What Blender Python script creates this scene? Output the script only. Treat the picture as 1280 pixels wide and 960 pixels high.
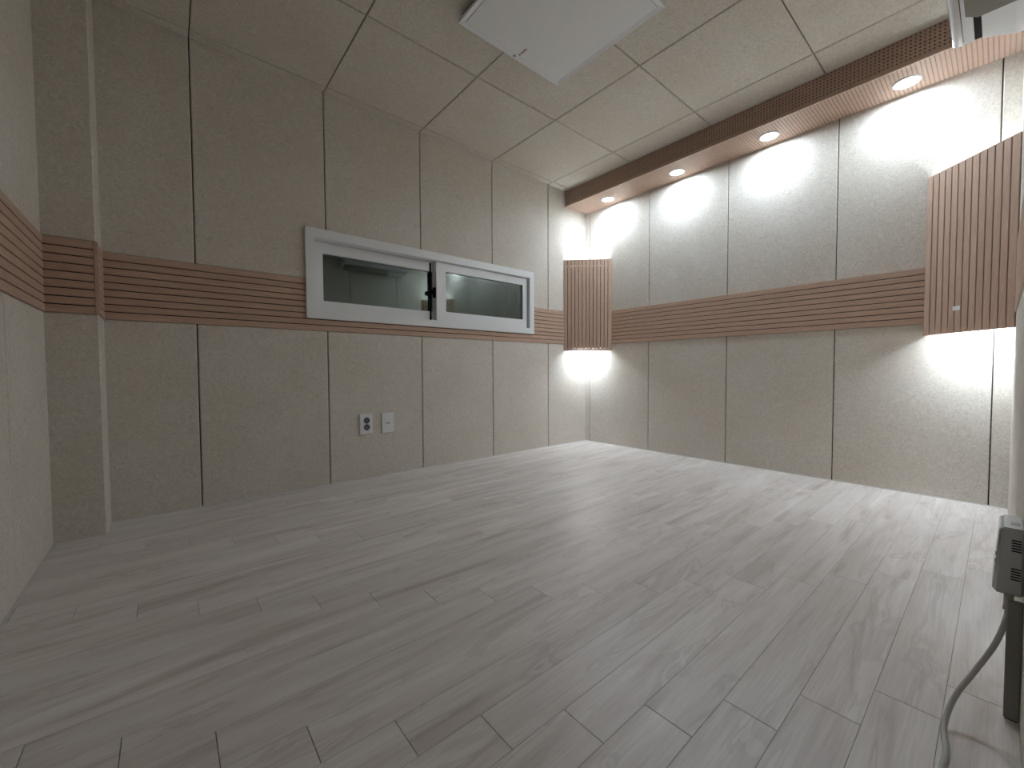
import bpy, bmesh, math, random
from mathutils import Matrix, Vector

for o in list(bpy.data.objects):
    bpy.data.objects.remove(o)
scene = bpy.context.scene
C = scene.collection
random.seed(7)

# ------------------------------------------------------------------ camera
cam_d = bpy.data.cameras.new('camera')
cam_d.sensor_fit = 'HORIZONTAL'
cam_d.sensor_width = 36.0
cam_d.lens = 14.4258
cam_d.clip_start = 0.005
cam = bpy.data.objects.new('camera', cam_d)
C.objects.link(cam)
yaw, pitch, roll = 0.87147, -0.03358, -0.00457
fw = Vector((math.cos(pitch) * math.cos(yaw), math.cos(pitch) * math.sin(yaw), math.sin(pitch)))
rt = Vector((math.sin(yaw), -math.cos(yaw), 0.0))
up = rt.cross(fw)
r2 = math.cos(roll) * rt + math.sin(roll) * up
u2 = -math.sin(roll) * rt + math.cos(roll) * up
M = Matrix((r2, u2, -fw)).transposed().to_4x4()
M.translation = Vector((-3.00932, -2.50672, 0.66216))
cam.matrix_world = M
scene.camera = cam

# ------------------------------------------------------------------ world, exposure
world = bpy.data.worlds.new('world')
scene.world = world
world.use_nodes = True
bg = world.node_tree.nodes['Background']
bg.inputs[0].default_value = (0.5, 0.5, 0.5, 1)
bg.inputs[1].default_value = 0.05
vs = scene.view_settings
vs.view_transform = 'Standard'
vs.look = 'None'
vs.gamma = 1.0
vs.use_curve_mapping = False
vs.exposure = 1.2

DOWNLIGHT_POWER = 1.8        # watts of each downlight
TUBE_STRENGTH = 210.0         # radiance of the LED tubes in the corner panels
LIGHT_COL = (0.73, 0.865, 1.0)

# ------------------------------------------------------------------ materials
def srgb(r, g, b):
    f = lambda c: (c / 255 / 12.92) if c / 255 <= 0.04045 else ((c / 255 + 0.055) / 1.055) ** 2.4
    return (f(r), f(g), f(b), 1.0)

def new_mat(name):
    m = bpy.data.materials.new(name)
    m.use_nodes = True
    nt = m.node_tree
    return m, nt, nt.nodes['Principled BSDF']

def plain(name, col, rough=0.5, metal=0.0, spec=0.5, coat=0.0):
    m, nt, b = new_mat(name)
    n = nt.nodes.new('ShaderNodeTexNoise')
    n.inputs['Scale'].default_value = 40
    mix = nt.nodes.new('ShaderNodeMix'); mix.data_type = 'RGBA'
    mix.inputs[6].default_value = col
    mix.inputs[7].default_value = tuple(c * 0.93 for c in col[:3]) + (1,)
    nt.links.new(n.outputs['Fac'], mix.inputs[0])
    nt.links.new(mix.outputs[2], b.inputs['Base Color'])
    b.inputs['Roughness'].default_value = rough
    b.inputs['Metallic'].default_value = metal
    b.inputs['Specular IOR Level'].default_value = spec
    b.inputs['Coat Weight'].default_value = coat
    return m

def coords(nt, mapping_scale):
    tc = nt.nodes.new('ShaderNodeTexCoord')
    oi = nt.nodes.new('ShaderNodeObjectInfo')
    mul = nt.nodes.new('ShaderNodeVectorMath'); mul.operation = 'MULTIPLY'
    comb = nt.nodes.new('ShaderNodeCombineXYZ')
    for i in range(3):
        nt.links.new(oi.outputs['Random'], comb.inputs[i])
    mul.inputs[1].default_value = (37.0, 53.0, 71.0)
    nt.links.new(comb.outputs[0], mul.inputs[0])
    add = nt.nodes.new('ShaderNodeVectorMath'); add.operation = 'ADD'
    nt.links.new(tc.outputs['Object'], add.inputs[0])
    nt.links.new(mul.outputs[0], add.inputs[1])
    mp = nt.nodes.new('ShaderNodeMapping')
    mp.inputs['Scale'].default_value = mapping_scale
    nt.links.new(add.outputs[0], mp.inputs['Vector'])
    return mp, oi

def noise(nt, vec, scale, detail=4, rough=0.55, distort=0.0):
    n = nt.nodes.new('ShaderNodeTexNoise')
    n.inputs['Scale'].default_value = scale
    n.inputs['Detail'].default_value = detail
    n.inputs['Roughness'].default_value = rough
    n.inputs['Distortion'].default_value = distort
    nt.links.new(vec, n.inputs['Vector'])
    return n

def ramp(nt, fac, stops):
    r = nt.nodes.new('ShaderNodeValToRGB')
    while len(r.color_ramp.elements) < len(stops):
        r.color_ramp.elements.new(0.5)
    for e, (p, c) in zip(r.color_ramp.elements, stops):
        e.position = p; e.color = c
    nt.links.new(fac, r.inputs[0])
    return r

def mixcol(nt, fac, a, b, mode='MIX'):
    m = nt.nodes.new('ShaderNodeMix'); m.data_type = 'RGBA'; m.blend_type = mode
    for s, v in ((0, fac), (6, a), (7, b)):
        if hasattr(v, 'links') or hasattr(v, 'is_linked'):
            nt.links.new(v, m.inputs[s])
        else:
            m.inputs[s].default_value = v
    return m.outputs[2]

def felt_mat():
    m, nt, b = new_mat('beige_felt')
    mp, oi = coords(nt, (1, 1, 1))
    big = noise(nt, mp.outputs[0], 3.0, 3)
    fib = noise(nt, mp.outputs[0], 48.0, 7, 0.75, 2.4)
    fine = noise(nt, mp.outputs[0], 420.0, 3, 0.6)
    c1 = ramp(nt, big.outputs['Fac'], [(0.3, srgb(226, 216, 202)), (0.7, srgb(232, 224, 213))])
    c2 = ramp(nt, fib.outputs['Fac'], [(0.37, (0.79, 0.79, 0.79, 1)), (0.63, (1.08, 1.08, 1.08, 1))])
    c3 = ramp(nt, fine.outputs['Fac'], [(0.3, (0.93, 0.93, 0.93, 1)), (0.7, (1.03, 1.03, 1.03, 1))])
    x = mixcol(nt, 1.0, c1.outputs[0], c2.outputs[0], 'MULTIPLY')
    x = mixcol(nt, 1.0, x, c3.outputs[0], 'MULTIPLY')
    nt.links.new(x, b.inputs['Base Color'])
    b.inputs['Roughness'].default_value = 0.95
    b.inputs['Specular IOR Level'].default_value = 0.15
    bp = nt.nodes.new('ShaderNodeBump')
    bp.inputs['Strength'].default_value = 0.55
    bp.inputs['Distance'].default_value = 0.002
    nt.links.new(fib.outputs['Fac'], bp.inputs['Height'])
    nt.links.new(bp.outputs[0], b.inputs['Normal'])
    return m

def wood_mat(name, dark, light, rough=0.55):
    m, nt, b = new_mat(name)
    mp, oi = coords(nt, (3.0, 45.0, 45.0))
    g = noise(nt, mp.outputs[0], 3.0, 5, 0.6, 0.4)
    mp2, _ = coords(nt, (20.0, 400.0, 400.0))
    pores = noise(nt, mp2.outputs[0], 2.0, 2, 0.5)
    c = ramp(nt, g.outputs['Fac'], [(0.3, dark), (0.72, light)])
    p = ramp(nt, pores.outputs['Fac'], [(0.32, (0.84, 0.84, 0.84, 1)), (0.55, (1, 1, 1, 1))])
    x = mixcol(nt, 1.0, c.outputs[0], p.outputs[0], 'MULTIPLY')
    t = ramp(nt, oi.outputs['Random'], [(0.0, (0.95, 0.94, 0.93, 1)), (1.0, (1.03, 1.02, 1.01, 1))])
    x = mixcol(nt, 1.0, x, t.outputs[0], 'MULTIPLY')
    nt.links.new(x, b.inputs['Base Color'])
    b.inputs['Roughness'].default_value = rough
    b.inputs['Specular IOR Level'].default_value = 0.3
    return m

def plank_mat():
    m, nt, b = new_mat('pale_grey_oak_laminate')
    mp, oi = coords(nt, (1.1, 11.0, 11.0))
    broad = noise(nt, mp.outputs[0], 1.6, 3, 0.5, 0.9)
    mpc, _ = coords(nt, (1.6, 9.0, 9.0))
    cath = noise(nt, mpc.outputs[0], 1.5, 2, 0.5, 1.2)
    # cathedral rings: contour lines of a slow noise field
    mth = nt.nodes.new('ShaderNodeMath'); mth.operation = 'MULTIPLY'; mth.inputs[1].default_value = 60.0
    nt.links.new(cath.outputs['Fac'], mth.inputs[0])
    sn = nt.nodes.new('ShaderNodeMath'); sn.operation = 'SINE'
    nt.links.new(mth.outputs[0], sn.inputs[0])
    mpf, _ = coords(nt, (6.0, 170.0, 170.0))
    fine = noise(nt, mpf.outputs[0], 1.5, 3, 0.6)
    base = ramp(nt, broad.outputs['Fac'], [(0.27, srgb(208, 197, 190)), (0.44, srgb(229, 220, 214)), (0.7, srgb(241, 235, 230))])
    rings = ramp(nt, sn.outputs[0], [(0.0, (0.88, 0.865, 0.855, 1)), (0.6, (1, 1, 1, 1))])
    msk = ramp(nt, cath.outputs['Fac'], [(0.50, (0, 0, 0, 1)), (0.62, (1, 1, 1, 1))])
    rg = mixcol(nt, msk.outputs[0], (1, 1, 1, 1), rings.outputs[0])
    fn = ramp(nt, fine.outputs['Fac'], [(0.3, (0.90, 0.892, 0.885, 1)), (0.6, (1.03, 1.03, 1.03, 1))])
    x = mixcol(nt, 1.0, base.outputs[0], rg, 'MULTIPLY')
    x = mixcol(nt, 1.0, x, fn.outputs[0], 'MULTIPLY')
    t = ramp(nt, oi.outputs['Random'], [(0.0, (0.93, 0.925, 0.92, 1)), (1.0, (1.04, 1.04, 1.04, 1))])
    x = mixcol(nt, 1.0, x, t.outputs[0], 'MULTIPLY')
    nt.links.new(x, b.inputs['Base Color'])
    b.inputs['Roughness'].default_value = 0.36
    b.inputs['Specular IOR Level'].default_value = 0.5
    bp = nt.nodes.new('ShaderNodeBump')
    bp.inputs['Strength'].default_value = 0.08
    bp.inputs['Distance'].default_value = 0.001
    nt.links.new(fine.outputs['Fac'], bp.inputs['Height'])
    nt.links.new(bp.outputs[0], b.inputs['Normal'])
    return m

def emit_mat(name, col, strength):
    m, nt, b = new_mat(name)
    b.inputs['Base Color'].default_value = (0.9, 0.9, 0.9, 1)
    b.inputs['Emission Color'].default_value = col + (1,)
    b.inputs['Emission Strength'].default_value = strength
    return m

def glass_mat():
    m, nt, b = new_mat('window_glass')
    b.inputs['Base Color'].default_value = (0.48, 0.74, 0.66, 1)
    b.inputs['Roughness'].default_value = 0.0
    b.inputs['IOR'].default_value = 2.1
    b.inputs['Transmission Weight'].default_value = 1.0
    return m

FELT = felt_mat()
GROOVE = plain('dark_groove_backing', srgb(70, 60, 52), 0.9)
WOOD = wood_mat('light_brown_wood', srgb(196, 163, 142), srgb(215, 184, 163))
WOODX = wood_mat('perforated_wood_board', srgb(174, 144, 126), srgb(195, 167, 149))
WOODBACK = plain('dark_wood_groove', srgb(46, 28, 20), 0.8)
PLANK = plank_mat()
SUB = plain('floor_joint_dark', srgb(104, 97, 91), 0.9)
PVC = plain('white_pvc', srgb(247, 247, 246), 0.35)
PVC2 = plain('grey_gasket', srgb(70, 70, 70), 0.6)
WHITE = plain('white_plastic', srgb(246, 246, 246), 0.35)
GLOSS = plain('glossy_white_plastic', srgb(225, 227, 230), 0.12, coat=0.6)
GREYPL = plain('grey_beige_plastic', srgb(150, 147, 136), 0.6)
BLACK = plain('black_plastic', srgb(6, 6, 9), 0.6, spec=0.08)
SOCK = plain('socket_grey', srgb(150, 152, 158), 0.4)
DIFF = plain('frosted_diffuser', srgb(248, 247, 245), 0.45)
CORD = plain('grey_white_cord', srgb(196, 194, 190), 0.45)
CAULK = plain('white_sealant', srgb(222, 220, 216), 0.5)
NIGHT = plain('night_dark_pane', srgb(20, 27, 26), 0.25)
REVEAL = plain('window_reveal', srgb(150, 150, 145), 0.6)
MARK = plain('printed_mark_red', srgb(150, 96, 92), 0.5)
MARKG = plain('printed_mark_grey', srgb(120, 112, 112), 0.5)
PAINT = plain('off_white_paint', srgb(200, 200, 195), 0.7)
LENS = emit_mat('downlight_lens', LIGHT_COL, 7.5)
TUBE = emit_mat('led_tube_glow', LIGHT_COL, TUBE_STRENGTH)
TUBE_LOW = emit_mat('led_tube_glow_upper', LIGHT_COL, TUBE_STRENGTH * 0.40)
GLASS = glass_mat()
SOCKD = plain('socket_recess_grey', srgb(112, 114, 124), 0.5)
BOXW = plain('shaded_white_plastic', srgb(196, 198, 198), 0.4)  # outlet box white toned down, the shade on its side put into the colour

# ------------------------------------------------------------------ helpers
WM = {}
def frame(U, V, N, loc=(0, 0, 0)):
    m = Matrix((Vector(U), Vector(V), Vector(N))).transposed().to_4x4()
    m.translation = Vector(loc)
    return m

def link(name, data, M, parent=None):
    o = bpy.data.objects.new(name, data)
    C.objects.link(o)
    WM[o] = M.copy()
    if parent is not None:
        o.parent = parent
        o.matrix_parent_inverse = WM[parent].inverted()
    o.matrix_basis = M
    return o

def tag(o, label=None, cat=None, group=None, kind=None):
    if label: o['label'] = label
    if cat: o['category'] = cat
    if group: o['group'] = group
    if kind: o['kind'] = kind
    return o

def empty(name, loc, label=None, cat=None, group=None, kind=None):
    o = link(name, None, Matrix.Translation(Vector(loc)))
    o.empty_display_size = 0.05
    return tag(o, label, cat, group, kind)

def mesh(name, verts, faces, mat, smooth=False):
    me = bpy.data.meshes.new(name)
    me.from_pydata(verts, [], faces)
    bm = bmesh.new(); bm.from_mesh(me)
    bmesh.ops.recalc_face_normals(bm, faces=bm.faces)
    bm.to_mesh(me); bm.free()
    if smooth:
        me.polygons.foreach_set('use_smooth', [True] * len(me.polygons))
    me.materials.append(mat)
    return me

def inset_poly(poly, d):
    n = len(poly); out = []
    for i in range(n):
        p0 = Vector(poly[i - 1]); p1 = Vector(poly[i]); p2 = Vector(poly[(i + 1) % n])
        e1 = (p1 - p0).normalized(); e2 = (p2 - p1).normalized()
        n1 = Vector((-e1.y, e1.x)); n2 = Vector((-e2.y, e2.x))
        k = 1 + n1.dot(n2)
        out.append(tuple(p1 + (n1 + n2) * (d / max(k, 0.2))))
    return out

_cache = {}
def prism_mesh(poly, w0, w1, ch, mat, name='piece'):
    """polygon (counter-clockwise, u/v) raised from w0 to w1 with a chamfered front edge"""
    key = (tuple((round(a, 4), round(b, 4)) for a, b in poly), w0, w1, ch, mat.name)
    if key in _cache: return _cache[key]
    n = len(poly)
    v = [(a, b, w0) for a, b in poly]
    if ch > 0:
        ins = inset_poly(poly, ch)
        v += [(a, b, w1 - ch) for a, b in poly] + [(a, b, w1) for a, b in ins]
        rings = 3
    else:
        v += [(a, b, w1) for a, b in poly]; rings = 2
    f = [tuple(reversed(range(n))), tuple(range((rings - 1) * n, rings * n))]
    for r in range(rings - 1):
        for i in range(n):
            j = (i + 1) % n
            f.append((r * n + i, r * n + j, (r + 1) * n + j, (r + 1) * n + i))
    me = mesh(name, v, f, mat)
    _cache[key] = me
    return me

def rect(a0, a1, b0, b1):
    return [(a0, b0), (a1, b0), (a1, b1), (a0, b1)]

def piece(name, F, u0, u1, v0, v1, w0, w1, ch, mat, parent, grain='u'):
    """a chamfered rectangular piece on a plane frame F (columns U,V,N); its grain along u or v"""
    cu, cv = (u0 + u1) / 2, (v0 + v1) / 2
    hu, hv = abs(u1 - u0) / 2, abs(v1 - v0) / 2
    Mx = F @ Matrix.Translation(Vector((cu, cv, 0)))
    if grain == 'v':
        Mx = Mx @ Matrix.Rotation(math.pi / 2, 4, 'Z'); hu, hv = hv, hu
    me = prism_mesh(rect(-hu, hu, -hv, hv), w0, w1, ch, mat, name)
    return link(name, me, Mx, parent)

def boxes_mesh(name, boxes, mat, bevel=0.0):
    bm = bmesh.new()
    for (x0, x1, y0, y1, z0, z1) in boxes:
        g = bmesh.ops.create_cube(bm, size=1.0)
        bmesh.ops.transform(bm, matrix=Matrix.Translation(((x0 + x1) / 2, (y0 + y1) / 2, (z0 + z1) / 2)) @
                            Matrix.Diagonal((x1 - x0, y1 - y0, z1 - z0, 1)), verts=g['verts'])
    if bevel > 0:
        bmesh.ops.bevel(bm, geom=bm.edges[:], offset=bevel, segments=2, affect='EDGES', profile=0.5)
    me = bpy.data.meshes.new(name)
    bm.to_mesh(me); bm.free()
    me.materials.append(mat)
    return me

def lathe_mesh(name, prof, mat, seg=40, smooth=True):
    """profile of (r, z) turned about local z"""
    v = []; f = []
    n = len(prof)
    for s in range(seg):
        a = 2 * math.pi * s / seg
        for r, z in prof:
            v.append((r * math.cos(a), r * math.sin(a), z))
    for s in range(seg):
        t = (s + 1) % seg
        for i in range(n - 1):
            f.append((s * n + i, t * n + i, t * n + i + 1, s * n + i + 1))
    me = mesh(name, v, f, mat, smooth)
    return me

def tube_mesh(name, pts, r, mat, seg=12, closed_caps=True):
    pts = [Vector(p) for p in pts]
    v = []; f = []
    nrm = None
    for i, p in enumerate(pts):
        t = (pts[min(i + 1, len(pts) - 1)] - pts[max(i - 1, 0)]).normalized()
        if nrm is None:
            nrm = t.orthogonal().normalized()
        nrm = (nrm - t * nrm.dot(t)).normalized()
        bn = t.cross(nrm)
        for k in range(seg):
            a = 2 * math.pi * k / seg
            v.append(tuple(p + r * (math.cos(a) * nrm + math.sin(a) * bn)))
    for i in range(len(pts) - 1):
        for k in range(seg):
            l = (k + 1) % seg
            f.append((i * seg + k, i * seg + l, (i + 1) * seg + l, (i + 1) * seg + k))
    if closed_caps:
        f.append(tuple(range(seg))); f.append(tuple(range((len(pts) - 1) * seg, len(pts) * seg)))
    return mesh(name, v, f, mat, True)

def smooth_path(pts, n=8):
    pts = [Vector(p) for p in pts]; out = []
    for i in range(len(pts) - 1):
        p0 = pts[max(i - 1, 0)]; p1 = pts[i]; p2 = pts[i + 1]; p3 = pts[min(i + 2, len(pts) - 1)]
        for k in range(n):
            t = k / n
            out.append(0.5 * ((2 * p1) + (p2 - p0) * t + (2 * p0 - 5 * p1 + 4 * p2 - p3) * t * t + (3 * p1 - p0 - 3 * p2 + p3) * t ** 3))
    out.append(pts[-1])
    return out

# ------------------------------------------------------------------ room dimensions
LX, LY, H = -3.36, -2.545, 2.238
BAND0, BAND1, NSLAT = 0.893, 1.180, 9
GAP = 0.0045
PT = 0.010          # panel thickness
CH = 0.0035
WX0, WX1, WZ0, WZ1 = -2.372, -0.705, 0.985, 1.432     # hole for the window
COLX, COLY = -3.212, -0.172
DOORX0, DOORX1, DOORZ = -3.28, -2.32, 2.05
BEAMX, BEAMZ = -0.275, 2.100

FA = frame((1, 0, 0), (0, 0, 1), (0, -1, 0))                       # u = x
FB = frame((0, -1, 0), (0, 0, 1), (-1, 0, 0))                      # u = -y
FL = frame((0, 1, 0), (0, 0, 1), (1, 0, 0), (LX, 0, 0))            # u = y
FR = frame((-1, 0, 0), (0, 0, 1), (0, 1, 0), (0, LY, 0))           # u = -x
FC = frame((1, 0, 0), (0, -1, 0), (0, 0, -1), (0, 0, H))           # u = x, v = -y
FF = frame((1, 0, 0), (0, 1, 0), (0, 0, 1))                        # u = x, v = y
I4 = Matrix.Identity(4)

# ------------------------------------------------------------------ floor
floor = link('floor', boxes_mesh('floor', [(LX - 0.15, 0.15, LY - 1.3, 0.25, -0.12, -0.008)], SUB), I4)
tag(floor, kind='structure')
PW, PL, ST = 0.0953, 0.7868, 0.1311
k0 = -18
for k in range(k0, 10):
    v1 = -(1.688 + PW * k); v0 = v1 - PW
    v1c, v0c = min(v1, 0.0), max(v0, LY)
    if v1c - v0c < 0.004: continue
    xj = -2.826 + ST * k
    while xj > LX: xj -= PL
    x = xj
    while x < 0:
        a, b = max(x, LX), min(x + PL, 0.0)
        if b - a > 0.004:
            g = 0.0006
            piece('plank', FF, a + g, b - g, v0c + 0.0002, v1c - 0.0002, -0.008, 0.0, 0.0005, PLANK, floor)
        x += PL
# threshold boards in the doorway behind the camera
for i in range(3):
    piece('plank', FF, DOORX0, DOORX1, LY - 0.096 * (i + 1), LY - 0.096 * i - 0.001, -0.008, 0.0, 0.0008, PLANK, floor)

# ------------------------------------------------------------------ ceiling
ceiling = link('ceiling', boxes_mesh('ceiling', [(LX - 0.15, 0.15, LY - 0.15, 0.25, H + PT, H + 0.12)], GROOVE), I4)
tag(ceiling, kind='structure')
cx = [0.0, -0.491, -1.091, -1.691, -2.291, -2.891, LX]
cy = [0.0, 0.057, 0.660, 1.265, 1.869, 2.474, -LY]
for i in range(len(cx) - 1):
    for j in range(len(cy) - 1):
        g = GAP / 2
        gj = 0.0 if j == 0 else g
        piece('ceiling_panel', FC, cx[i + 1] + g, cx[i] - g, cy[j] + gj, cy[j + 1] - (0.0012 if j == 0 else g), -PT, 0, CH if j else 0.0015, FELT, ceiling)

# ------------------------------------------------------------------ walls
wall_a = link('wall_back', boxes_mesh('wall_back', [
    (LX - 0.15, WX0, PT, 0.26, 0, H + 0.1), (WX1, 0.15, PT, 0.26, 0, H + 0.1),
    (WX0, WX1, PT, 0.26, 0, WZ0), (WX0, WX1, PT, 0.26, WZ1, H + 0.1)], GROOVE), I4)
wall_b = link('wall_right', boxes_mesh('wall_right', [(PT, 0.15, LY - 0.15, PT, 0, H + 0.1)], GROOVE), I4)
wall_l = link('wall_left', boxes_mesh('wall_left', [(LX - 0.15, LX - PT, LY - 0.15, PT, 0, H + 0.1)], GROOVE), I4)
wall_r = link('wall_front', boxes_mesh('wall_front', [
    (DOORX1, 0.15, LY - 0.15, LY - PT, 0, H + 0.1), (LX - 0.15, DOORX0, LY - 0.15, LY - PT, 0, H + 0.1),
    (DOORX0, DOORX1, LY - 0.15, LY - PT, DOORZ, H + 0.1)], GROOVE), I4)
wall_c = link('wall_column', boxes_mesh('wall_column', [(LX, COLX - PT, COLY + PT, 0.0, 0.0, H)], GROOVE), I4)
for w in (wall_a, wall_b, wall_l, wall_r, wall_c):
    tag(w, kind='structure')

def wall_panels(F, parent, us, hole=None, top=H, ends=(0.0012, 0.0012)):
    us = sorted(us)
    for i in range(len(us) - 1):
        a = us[i] + (ends[0] if i == 0 else GAP / 2)
        b = us[i + 1] - (ends[1] if i == len(us) - 2 else GAP / 2)
        for (z0, z1) in ((-0.006, BAND0 - 0.0005), (BAND1 + 0.0005, top + 0.007)):
            poly = rect(a, b, z0, z1)
            if hole and z1 > hole[3] > z0:
                h0, h1, hz = hole[0], hole[1], hole[3]
                if a >= h0 and b <= h1:
                    poly = rect(a, b, hz, z1)
                elif a < h0 < b:
                    poly = [(a, z0), (h0, z0), (h0, hz), (b, hz), (b, z1), (a, z1)]
                elif a < h1 < b:
                    poly = [(a, hz), (h1, hz), (h1, z0), (b, z0), (b, z1), (a, z1)]
            cu = (a + b) / 2; cv = (z0 + z1) / 2
            me = prism_mesh([(p - cu, q - cv) for p, q in poly], -PT, 0.0, CH, FELT, 'wall_panel')
            link('wall_panel', me, F @ Matrix.Translation(Vector((cu, cv, 0))), parent)

wall_panels(FA, wall_a, [COLX, -2.891, -2.291, -1.691, -1.091, -0.491, 0.0], (WX0, WX1, WZ0, WZ1), ends=(-0.008, -0.008))
wall_panels(FB, wall_b, [0.0, 0.050, 0.658, 1.267, 1.876, 2.485, -LY], ends=(-0.004, -0.008))
wall_panels(FL, wall_l, [LY, -2.49, -1.885, -1.28, -0.675, COLY], ends=(0.0, -0.008))
wall_panels(FR, wall_r, [0.0, 0.050, 0.655, 1.260, 1.865, -DOORX1], ends=(0.0, 0.0))
# column: front face and the return that looks towards the corner panel
FCF = frame((1, 0, 0), (0, 0, 1), (0, -1, 0), (0, COLY, 0))
FCS = frame((0, 1, 0), (0, 0, 1), (1, 0, 0), (COLX, 0, 0))
wall_panels(FCF, wall_c, [LX, COLX], top=H - 0.0075, ends=(-0.004, 0.0))
wall_panels(FCS, wall_c, [COLY, 0.0], top=H - 0.0075, ends=(0.0075, -0.004))

# white sealant bead where the walls meet the floor
for n, b in (('baseboard_back', (COLX, 0, -0.005, 0.0, 0.0, 0.004)), ('baseboard_right', (-0.005, 0.0, LY, -0.005, 0.0, 0.004))):
    o = link(n, boxes_mesh(n, [b], CAULK, 0.0015), I4); tag(o, kind='structure')

# ------------------------------------------------------------------ slat bands round the room
_tn = [0]
def slat_band(F, runs, end_trim=None):
    _tn[0] += 1
    u0 = min(r[0] for r in runs); u1 = max(r[1] for r in runs)
    tr = link('trim_%d' % _tn[0], None, F @ Matrix.Translation(Vector(((u0 + u1) / 2, BAND0, 0))))
    tr.empty_display_size = 0.05
    tag(tr, kind='structure')
    ph = (BAND1 - BAND0) / NSLAT
    for (a, b, z0, z1) in runs:
        piece('backing_board', F, a, b, z0, z1, -PT, -0.004, 0.0, WOODBACK, tr)
        for k in range(NSLAT):
            s0 = BAND0 + k * ph + (0.0 if k == 0 else 0.0022)
            s1 = BAND0 + (k + 1) * ph - (0.0 if k == NSLAT - 1 else 0.0022)
            if s1 > z1 + 1e-4:
                if s0 > z1 - 0.004: continue
                s1 = z1
            piece('slat', F, a, b, s0, s1, -0.004, 0.0045, 0.0008, WOOD, tr)
    if end_trim:
        a, b = end_trim
        piece('corner_trim', F, a, b, BAND0, BAND1, -PT, 0.0062, 0.0015, WOOD, tr, 'v')
    return tr

slat_band(FA, [(COLX, WX0, BAND0, BAND1), (WX0, WX1, BAND0, WZ0), (WX1, 0.0, BAND0, BAND1)])
slat_band(FB, [(0.0, -LY, BAND0, BAND1)])
slat_band(FL, [(LY, COLY, BAND0, BAND1)])
slat_band(FR, [(0.0, -DOORX1, BAND0, BAND1)])
slat_band(FCF, [(LX, COLX - 0.008, BAND0, BAND1)], (COLX - 0.008, COLX + 0.0055))
slat_band(FCS, [(COLY + 0.0005, 0.0, BAND0, BAND1)])

# white casing of the doorway the photograph is taken from
casing = link('door_1', boxes_mesh('door_1', [
    (DOORX1 - 0.03, DOORX1 + 0.0, LY - 0.15, LY + 0.004, 0, DOORZ + 0.0),
    (DOORX0, DOORX0 + 0.03, LY - 0.15, LY + 0.004, 0, DOORZ),
    (DOORX0, DOORX1, LY - 0.15, LY + 0.004, DOORZ - 0.03, DOORZ)], PAINT), I4)
tag(casing, kind='structure')
piece('wall_panel', FR, -DOORX1 + 0.0022, -LX, DOORZ + 0.002, H - 0.002, -PT, 0, CH, FELT, wall_r)

# ------------------------------------------------------------------ window
win = link('window_1', None, Matrix.Translation(Vector(((WX0 + WX1) / 2, 0.0, WZ0))))
tag(win, kind='structure')

def ring_mesh(name, x0, x1, z0, z1, bw, y0, y1, mat, bev=0.002):
    """rectangular frame lying in x/z, front at y0 (towards the room), bw = (left, right, bottom, top)"""
    l, r, b, t = bw
    o = [(x0, z0), (x1, z0), (x1, z1), (x0, z1)]
    i = [(x0 + l, z0 + b), (x1 - r, z0 + b), (x1 - r, z1 - t), (x0 + l, z1 - t)]
    v = []
    for y in (y0, y1):
        v += [(x, y, z) for x, z in o] + [(x, y, z) for x, z in i]
    f = []
    for k in range(4):
        n = (k + 1) % 4
        f += [(k, n, 4 + n, 4 + k), (8 + k, 12 + k, 12 + n, 8 + n), (k, 8 + k, 8 + n, n), (4 + k, 4 + n, 12 + n, 12 + k)]
    me = mesh(name, v, f, mat)
    if bev:
        bm = bmesh.new(); bm.from_mesh(me)
        bmesh.ops.bevel(bm, geom=[e for e in bm.edges if e.calc_face_angle(0) > 1.0], offset=bev, segments=2, affect='EDGES')
        bm.to_mesh(me); bm.free()
    return me

fr = link('window_frame', ring_mesh('window_frame', -2.405, -0.672, 0.960, 1.466, (0.048, 0.050, 0.046, 0.052), -0.018, 0.0, PVC), I4, win)
link('frame_channel', ring_mesh('frame_channel', WX0, WX1, WZ0, WZ1, (0.018, 0.018, 0.016, 0.020), 0.0, 0.13, PVC, 0.0), I4, fr)
def sash(name, x0, x1, z0, z1, bw, y0, y1):
    s = link(name, ring_mesh(name, x0, x1, z0, z1, bw, y0, y1, PVC), I4, win)
    l, r, b, t = bw
    ym = (y0 + y1) / 2
    link('pane', boxes_mesh('pane', [(x0 + l - 0.004, x1 - r + 0.004, ym - 0.0025, ym + 0.0025, z0 + b - 0.004, z1 - t + 0.004)], GLASS), I4, s)
    link('gasket', ring_mesh('gasket', x0 + l - 0.001, x1 - r + 0.001, z0 + b - 0.001, z1 - t + 0.001, (0.003, 0.003, 0.003, 0.003), ym - 0.005, ym - 0.0026, PVC2, 0.0), I4, s)
    return s
s_front = sash('window_sash', -1.574, -0.733, 1.004, 1.410, (0.078, 0.046, 0.070, 0.058), 0.004, 0.036)
s_back = sash('window_sash', -2.352, -1.500, 1.004, 1.410, (0.054, 0.080, 0.068, 0.064), 0.042, 0.074)
# weather strip and crescent latch on the meeting stile
link('weather_strip', boxes_mesh('weather_strip', [(-1.606, -1.592, 0.0405, 0.0435, 1.010, 1.404)], BLACK, 0.001), I4, s_back)
lt = link('latch', boxes_mesh('latch', [(-1.5865, -1.5742, 0.006, 0.034, 1.165, 1.235)], BLACK, 0.003), I4, s_front)
link('latch_lever', lathe_mesh('latch_lever', [(0.0, -0.012), (0.013, -0.012), (0.017, -0.006), (0.017, 0.004), (0.012, 0.008), (0.0, 0.008)], BLACK, 20),
     Matrix.Translation(Vector((-1.594, 0.012, 1.203))) @ Matrix.Rotation(math.pi / 2, 4, 'Y'), lt)
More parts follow.
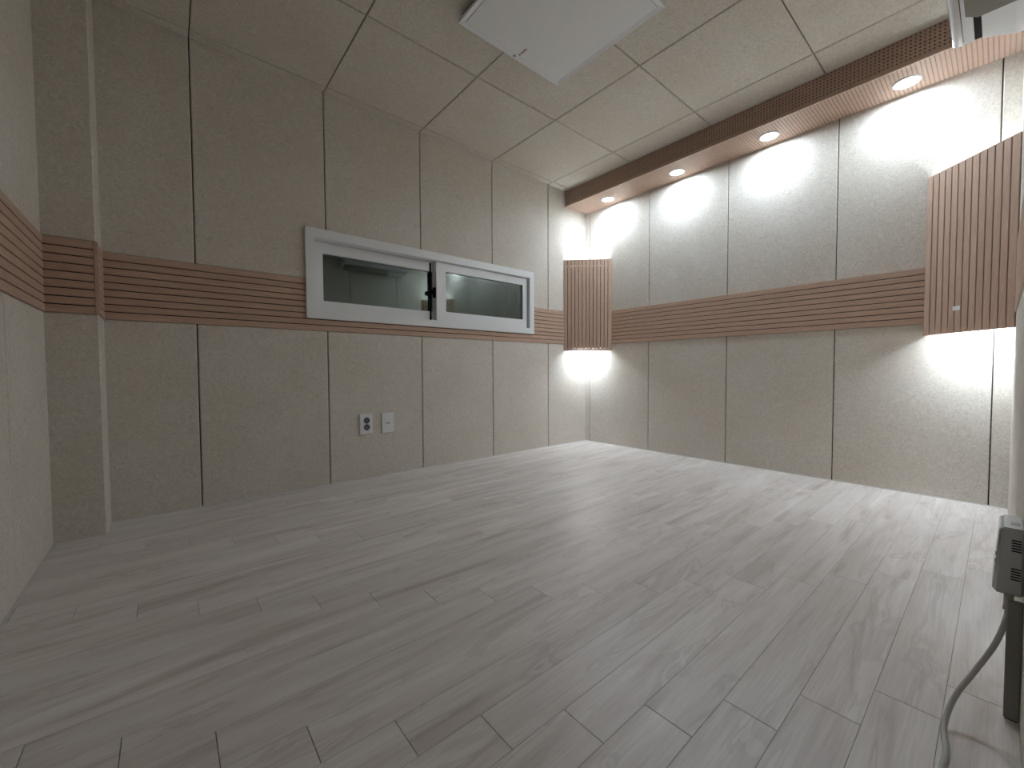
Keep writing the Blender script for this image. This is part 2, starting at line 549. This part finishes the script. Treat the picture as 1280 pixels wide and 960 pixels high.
# outer leaf of the window, dark outside
link('outer_frame', ring_mesh('outer_frame', WX0 + 0.018, WX1 - 0.018, WZ0 + 0.016, WZ1 - 0.02, (0.05, 0.05, 0.04, 0.04), 0.17, 0.20, REVEAL, 0.0), I4, win)
link('outer_pane', boxes_mesh('outer_pane', [(WX0, WX1, 0.20, 0.215, WZ0, WZ1)], NIGHT), I4, win)

# ------------------------------------------------------------------ perforated soffit beam
beam = empty('soffit_beam', (BEAMX / 2, LY / 2, BEAMZ), 'perforated wooden soffit beam running under the ceiling with round downlights', 'beam')

def perforated(name, F, u0, u1, v0, v1, pu, pv, r, depth, mat, thick, skip=()):
    """board with real round holes on a pu x pv grid"""
    nu = int(round((u1 - u0) / pu)); nv = int(round((v1 - v0) / pv))
    du = (u1 - u0) / nu; dv = (v1 - v0) / nv
    v = []; f = []; mi = []
    idx = {}
    def corner(i, j):
        if (i, j) not in idx:
            idx[(i, j)] = len(v); v.append((u0 + i * du, v0 + j * dv, 0.0))
        return idx[(i, j)]
    ang = [math.radians(45 + 60 * 0 + a) for a in (180, 240, 300, 0, 60, 120)]
    for i in range(nu):
        for j in range(nv):
            c = [corner(i, j), corner(i + 1, j), corner(i + 1, j + 1), corner(i, j + 1)]
            cu, cv = u0 + (i + 0.5) * du, v0 + (j + 0.5) * dv
            if any((cu - a) ** 2 + (cv - b) ** 2 < rr * rr for a, b, rr in skip):
                f.append(tuple(c)); mi.append(0); continue
            base = len(v)
            for k in range(8):
                a = math.radians(225 + 45 * k)
                v.append((cu + r * math.cos(a), cv + r * math.sin(a), 0.0))
            for k in range(8):
                a = math.radians(225 + 45 * k)
                v.append((cu + r * math.cos(a), cv + r * math.sin(a), -depth))
            for q in range(4):
                h0, h1, h2 = base + 2 * q, base + 2 * q + 1, base + (2 * q + 2) % 8
                f.append((c[q], c[(q + 1) % 4], h2, h1, h0)); mi.append(0)
            for k in range(8):
                l = (k + 1) % 8
                f.append((base + k, base + l, base + 8 + l, base + 8 + k)); mi.append(1)
            f.append(tuple(base + 8 + k for k in range(8))); mi.append(1)
    me = bpy.data.meshes.new(name)
    me.from_pydata(v, [], f)
    me.materials.append(mat); me.materials.append(WOODBACK)
    me.polygons.foreach_set('material_index', mi)
    return me

DL = [(-0.126, -0.346), (-0.126, -0.958), (-0.126, -1.556), (-0.126, -2.172)]
FBF = frame((0, -1, 0), (0, 0, 1), (-1, 0, 0), (BEAMX, 0, 0))
fb = link('front_board', perforated('front_board', FBF, 0.001, -LY - 0.001, BEAMZ + 0.022, H - 0.001, 0.016, 0.0165, 0.0032, 0.006, WOODX, 0.01), FBF, beam)
piece('front_margin', FBF, 0.001, -LY - 0.001, BEAMZ + 0.006, BEAMZ + 0.022, -0.006, 0.0, 0.0, WOODX, beam)
piece('edge_strip', FBF, 0.001, -LY - 0.001, BEAMZ - 0.0006, BEAMZ + 0.0058, -0.0028, 0.004, 0.0008, plain('pale_edge_banding', srgb(214, 186, 168), 0.4), beam)
FBB = frame((0, 1, 0), (1, 0, 0), (0, 0, -1), (0, 0, BEAMZ))
link('bottom_board', perforated('bottom_board', FBB, LY + 0.001, -0.001, BEAMX + 0.003, -0.001, 0.016, 0.016, 0.0030, 0.006, WOODX, 0.01,
     [(y, x, 0.052) for x, y in DL]), FBB, beam)
link('core', boxes_mesh('core', [(BEAMX + 0.008, -0.001, LY + 0.001, -0.001, BEAMZ + 0.008, H - 0.001)], WOODBACK), I4, beam)

places = ['first round recessed downlight in the beam counting from the window wall', 'second round recessed downlight in the beam counting from the window wall',
          'third round recessed downlight in the beam counting from the window wall', 'fourth round recessed downlight in the beam, beside the air conditioner']
trim_me = lathe_mesh('trim_ring', [(0.044, 0.002), (0.045, -0.004), (0.050, -0.0055), (0.054, -0.003), (0.055, 0.0), (0.055, 0.001)], WHITE, 48)
lens_me = lathe_mesh('lens', [(0.0005, -0.0022), (0.030, -0.0020), (0.0445, -0.0012), (0.0445, 0.0005)], LENS, 48)
for (x, y), lab in zip(DL, places):
    d = empty('downlight', (x, y, BEAMZ - 0.0005), lab, 'downlight', 'downlights in the wooden beam')
    Md = Matrix.Translation(Vector((x, y, BEAMZ - 0.0005)))
    link('trim_ring', trim_me, Md, d)
    link('lens', lens_me, Md, d)
    ld = bpy.data.lights.new('downlight_lamp', 'AREA')
    ld.shape = 'DISK'; ld.size = 0.085; ld.energy = DOWNLIGHT_POWER; ld.color = LIGHT_COL; ld.spread = math.radians(176)
    link('lamp', ld, Matrix.Translation(Vector((x, y, BEAMZ - 0.006))), d)

# ------------------------------------------------------------------ slatted corner light panels
def corner_unit(p0, U, N, label, sticker=False):
    z0, z1, wd, n = 0.832, 1.633, 0.4150, 13
    U = Vector(U).normalized(); N = Vector(N).normalized()
    F = frame(U, (0, 0, 1), N, p0)
    mid = Vector(p0) + U * wd / 2
    e = empty('corner_light_panel', (mid.x, mid.y, z0), label, 'light panel', 'slatted corner light panels')
    ph = wd / n
    for k in range(n):
        a = k * ph + (0 if k == 0 else 0.0022); b = (k + 1) * ph - (0 if k == n - 1 else 0.0022)
        piece('slat', F, a, b, z0, z1, -0.006, 0.003, 0.0008, WOOD, e, 'v')
    # dark backing in three boards, the slots between them let a little light through
    for (a, b) in ((z0, 0.8485), (0.8545, 1.576), (1.583, z1)):
        piece('backing_board', F, 0.0, wd, a, b, -0.014, -0.006, 0.0, WOODBACK, e)
    for (zt, zn) in ((1.530, 1.0), (0.878, -1.0)):
        t0, t1 = F @ Vector((wd / 2 - 0.075, zt, -0.060)), F @ Vector((wd / 2 + 0.075, zt, -0.052))
        link('led_tube', tube_mesh('led_tube', [t0, t1], 0.009, TUBE_LOW if zn > 0 else TUBE, 12), I4, e)
        piece('tube_holder', F, wd / 2 - 0.08, wd / 2 + 0.08, zt - 0.011, zt + 0.011, -0.050, -0.014, 0.001, WHITE, e)
    if sticker:
        piece('sticker', F, 0.152, 0.188, 0.937, 0.958, 0.003, 0.0036, 0.0, WHITE, e)
    return e
S = 0.2935
corner_unit((-S - 0.003, -0.003, 0), (1, -1, 0), (-1, -1, 0), 'slatted wooden corner light panel next to the white window')
corner_unit((-0.003, LY + S + 0.003, 0), (-1, -1, 0), (-1, 1, 0), 'slatted wooden corner light panel with a small white sticker', True)

# ------------------------------------------------------------------ ceiling light (switched off)
lx0, lx1, ly0, ly1, lz = -1.980, -1.350, -1.557, -0.927, 2.200
cl = empty('ceiling_light', ((lx0 + lx1) / 2, (ly0 + ly1) / 2, H), 'square white flat ceiling light, switched off', 'ceiling light')
link('housing', boxes_mesh('housing', [(lx0 + 0.012, lx1 - 0.012, ly0 + 0.012, ly1 - 0.012, lz + 0.012, H)], plain('housing_grey', srgb(120, 118, 112), 0.6)), I4, cl)
FLt = frame((1, 0, 0), (0, -1, 0), (0, 0, -1), (0, 0, lz))
def flat_ring(name, a0, a1, b0, b1, w, F, w0, w1, mat, parent):
    o = rect(a0, a1, b0, b1); i = rect(a0 + w, a1 - w, b0 + w, b1 - w)
    v = [(p, q, w1) for p, q in o] + [(p, q, w1 - 0.004) for p, q in i] + [(p, q, w0) for p, q in o] + [(p, q, w0) for p, q in i]
    f = []
    for k in range(4):
        n = (k + 1) % 4
        f += [(k, n, 4 + n, 4 + k), (8 + k, 12 + k, 12 + n, 8 + n), (k, 8 + k, 8 + n, n), (4 + k, 4 + n, 12 + n, 12 + k)]
    return link(name, mesh(name, v, f, mat), F, parent)
flat_ring('rim', lx0, lx1, -ly1, -ly0, 0.022, FLt, -0.014, 0.0, WHITE, cl)
piece('diffuser', FLt, lx0 + 0.0235, lx1 - 0.0235, -ly1 + 0.0235, -ly0 - 0.0235, -0.010, -0.002, 0.001, DIFF, cl)
# faint maker's print and the catch beside it
piece('rim_catch', FLt, -1.672, -1.662, 0.936, 0.944, -0.003, 0.0012, 0.0, SOCK, cl)
pm = link('printed_mark', boxes_mesh('printed_mark', [(-1.655 + 0.000, -1.655 + 0.009, -0.966, -0.958, lz + 0.0012, lz + 0.0019)], MARKG), I4, cl)
for k in range(6):
    y1_ = -0.972 - k * 0.0066
    link('printed_letter', boxes_mesh('printed_letter', [(-1.654, -1.6455, y1_ - 0.0048, y1_, lz + 0.0012, lz + 0.0019)], MARK), I4, pm)
link('mounting_tab', boxes_mesh('mounting_tab', [(-1.362, -1.338, -0.925, -0.890, H - 0.004, H)], PAINT), I4, cl)

# ------------------------------------------------------------------ wall outlets beside each other under the window
def plate_base(name, x0, x1, z0, z1, label, cat):
    e = empty(name, ((x0 + x1) / 2, 0.0, z0), label, cat)
    piece('cover_plate', FA, x0, x1, z0, z1, 0.0, 0.010, 0.002, WHITE, e)
    return e
so = plate_base('wall_socket', -2.118, -2.040, 0.274, 0.397, 'white double wall socket with two round sockets below the window', 'socket')
for zc in (0.3575, 0.3155):
    Ms = FA @ Matrix.Translation(Vector((-2.076, zc, 0.0102)))
    so2 = link('round_socket', lathe_mesh('round_socket', [(0.0, 0.0003), (0.0165, 0.0003), (0.0176, 0.0018), (0.0190, 0.0018), (0.0196, 0.0)], SOCKD, 28), Ms, so)
    for dx in (-0.0095, 0.0095):
        link('pin_hole', lathe_mesh('pin_hole', [(0.0, 0.0008), (0.0030, 0.0008), (0.0030, 0.0003)], BLACK, 12), Ms @ Matrix.Translation(Vector((dx, 0, 0))), so2)
    for dz in (-0.0135, 0.0135):
        link('earth_clip', boxes_mesh('earth_clip', [(-0.003, 0.003, dz - 0.003, dz + 0.003, 0.0003, 0.0016)], BLACK), Ms, so2)
tv = plate_base('antenna_plate', -1.979, -1.902, 0.270, 0.394, 'white wall plate with a small central jack beside the double socket', 'wall plate')
Mt = FA @ Matrix.Translation(Vector((-1.938, 0.331, 0.0101)))
link('module', boxes_mesh('module', [(-0.020, 0.020, -0.040, 0.040, -0.002, 0.0012)], WHITE, 0.0008), Mt, tv)
link('jack', lathe_mesh('jack', [(0.0, 0.0005), (0.003, 0.0005), (0.0034, 0.004), (0.0060, 0.004), (0.0064, 0.001)], SOCK, 20), Mt, tv)
link('status_mark', boxes_mesh('status_mark', [(-0.013, -0.011, -0.006, 0.008, 0.0011, 0.0016)], MARKG), Mt, tv)

# ------------------------------------------------------------------ air conditioner on the front wall
AX0, AX1 = -1.38, -0.575
ac = empty('air_conditioner', ((AX0 + AX1) / 2, LY, 1.93), 'glossy white wall air conditioner under the ceiling beside the beam', 'air conditioner')
def extrude_x(name, prof, x0, x1, mat, parent, rnd=0.0, smooth=False):
    n = len(prof)
    v = [(x0, y, z) for y, z in prof] + [(x1, y, z) for y, z in prof]
    f = [tuple(range(n)), tuple(range(n, 2 * n))]
    for i in range(n):
        j = (i + 1) % n
        f.append((i, j, n + j, n + i))
    me = mesh(name, v, f, mat)
    if rnd:
        bm = bmesh.new(); bm.from_mesh(me)
        ed = [e for e in bm.edges if all(abs(w.co.x - x0) < 1e-5 for w in e.verts) or all(abs(w.co.x - x1) < 1e-5 for w in e.verts)]
        bmesh.ops.bevel(bm, geom=ed, offset=rnd, segments=3, affect='EDGES', profile=0.5)
        bm.to_mesh(me); bm.free()
    if smooth:
        me.polygons.foreach_set('use_smooth', [len(p.vertices) == 4 for p in me.polygons])
    return link(name, me, I4, parent)
W = LY
body_prof = [(W, 2.212), (W, 1.893), (W + 0.03, 1.898), (W + 0.057, 1.909), (W + 0.085, 1.921), (W + 0.110, 1.928), (W + 0.112, 1.950), (W + 0.128, 1.950), (W + 0.130, 1.929), (W + 0.158, 1.932), (W + 0.160, 2.212)]
bd = extrude_x('body', body_prof, AX0, AX1, WHITE, ac, 0.006)
extrude_x('outlet_slot', [(W + 0.1105, 1.9495), (W + 0.1105, 1.9285), (W + 0.1295, 1.9290), (W + 0.1295, 1.9495)], AX0 + 0.02, AX1 - 0.012, BLACK, bd)
fp = []
for k in range(9):
    a = math.radians(-90 + 90 * k / 8)
    fp.append((W + 0.172 + 0.017 * math.cos(a), 1.948 + 0.017 * math.sin(a)))
for k in range(9):
    a = math.radians(90 * k / 8)
    fp.append((W + 0.169 + 0.020 * math.cos(a), 2.190 + 0.020 * math.sin(a)))
fp += [(W + 0.160, 2.210), (W + 0.160, 1.931)]
extrude_x('front_panel', fp, AX0 - 0.002, AX1 + 0.004, GLOSS, ac, 0.006)
# bottom intake cover hanging a little lower than the body
pc = [(AX0 + 0.03, W + 0.144), (-0.846, W + 0.144), (-0.812, W + 0.116), (-0.810, W + 0.012), (AX0 + 0.03, W + 0.012)]
v = [(x, y, 1.886) for x, y in pc] + [(x, y, 1.929) for x, y in pc]
n = len(pc)
link('bottom_cover', mesh('bottom_cover', v, [tuple(range(n)), tuple(range(n, 2 * n))] + [(i, (i + 1) % n, n + (i + 1) % n, n + i) for i in range(n)], GREYPL), I4, ac)

# ------------------------------------------------------------------ surface outlet box, its duct and the cord
BX0, BX1 = -1.800, -1.690
ob = empty('surface_outlet_box', ((BX0 + BX1) / 2, LY, 0.232), 'white plastic outlet box with vent slots on the wall above a grey duct', 'outlet box')
def wedge(name, x0, x1, yb, yt0, yt1, z0, z1, mat, parent, bev):
    v = [(x, yb, z) for x in (x0, x1) for z in (z0, z1)] + [(x, y, z) for x in (x0, x1) for y, z in ((yt0, z0), (yt1, z1))]
    # 0:x0z0b 1:x0z1b 2:x1z0b 3:x1z1b 4:x0z0f 5:x0z1f 6:x1z0f 7:x1z1f
    f = [(0, 1, 5, 4), (2, 6, 7, 3), (4, 5, 7, 6), (0, 2, 3, 1), (1, 3, 7, 5), (0, 4, 6, 2)]
    me = mesh(name, v, f, mat)
    bm = bmesh.new(); bm.from_mesh(me)
    bmesh.ops.bevel(bm, geom=bm.edges[:], offset=bev, segments=3, affect='EDGES')
    bm.to_mesh(me); bm.free()
    return link(name, me, I4, parent)
wedge('case', BX0, BX1, LY + 0.0005, -2.5085, -2.5155, 0.232, 0.360, BOXW, ob, 0.003)
wedge('front_cover', BX0 + 0.002, BX1 - 0.002, -2.516, -2.5060, -2.5130, 0.236, 0.357, WHITE, ob, 0.002)
for zc in (0.328, 0.274):
    for k in range(5):
        z = zc - 0.010 + k * 0.005
        link('vent_slot', boxes_mesh('vent_slot', [(BX0 - 0.0003, BX0 + 0.001, LY + 0.0045, LY + 0.0165, z - 0.0012, z + 0.0012)], BLACK), I4, ob)
for z in (0.292, 0.306):
    link('button', boxes_mesh('button', [(BX0 + 0.004, BX0 + 0.014, -2.513, -2.5060 - (z - 0.236) * 0.0579 + 0.0016, z - 0.004, z + 0.004)], WHITE, 0.001), I4, ob)
link('top_print', boxes_mesh('top_print', [(BX0 + 0.03, BX0 + 0.05, LY + 0.006, LY + 0.018, 0.3598, 0.3604)], SOCK), I4, ob)

duct = link('cable_duct', boxes_mesh('cable_duct', [(-1.822, -1.806, LY + 0.0005, LY + 0.020, 0.006, 0.228)], plain('grey_duct', srgb(140, 138, 132), 0.5), 0.002), I4)
tag(duct, 'narrow grey cable duct running down the wall below the outlet box', 'cable duct')
link('open_end', boxes_mesh('open_end', [(-1.8205, -1.8075, LY + 0.002, LY + 0.0185, 0.0045, 0.0065)], BLACK), I4, duct)

cp = [(-1.794, -2.5275, 0.233), (-1.800, -2.527, 0.214), (-1.810, -2.525, 0.190), (-1.826, -2.512, 0.140), (-1.850, -2.488, 0.085), (-1.880, -2.469, 0.049), (-1.910, -2.459, 0.023),
      (-1.948, -2.456, 0.0066), (-1.990, -2.461, 0.0045), (-2.032, -2.461, 0.0045), (-2.12, -2.452, 0.0045), (-2.26, -2.43, 0.0045), (-2.42, -2.46, 0.0045), (-2.50, -2.62, 0.0045)]
cord = link('power_cord', tube_mesh('power_cord', smooth_path(cp, 8), 0.0043, CORD, 14), I4)
tag(cord, 'pale grey power cord hanging from the outlet box onto the floor', 'cord')
link('cord_grip', tube_mesh('cord_grip', [cp[0], cp[1], (-1.804, -2.5262, 0.204)], 0.0066, CORD, 14), I4, cord)
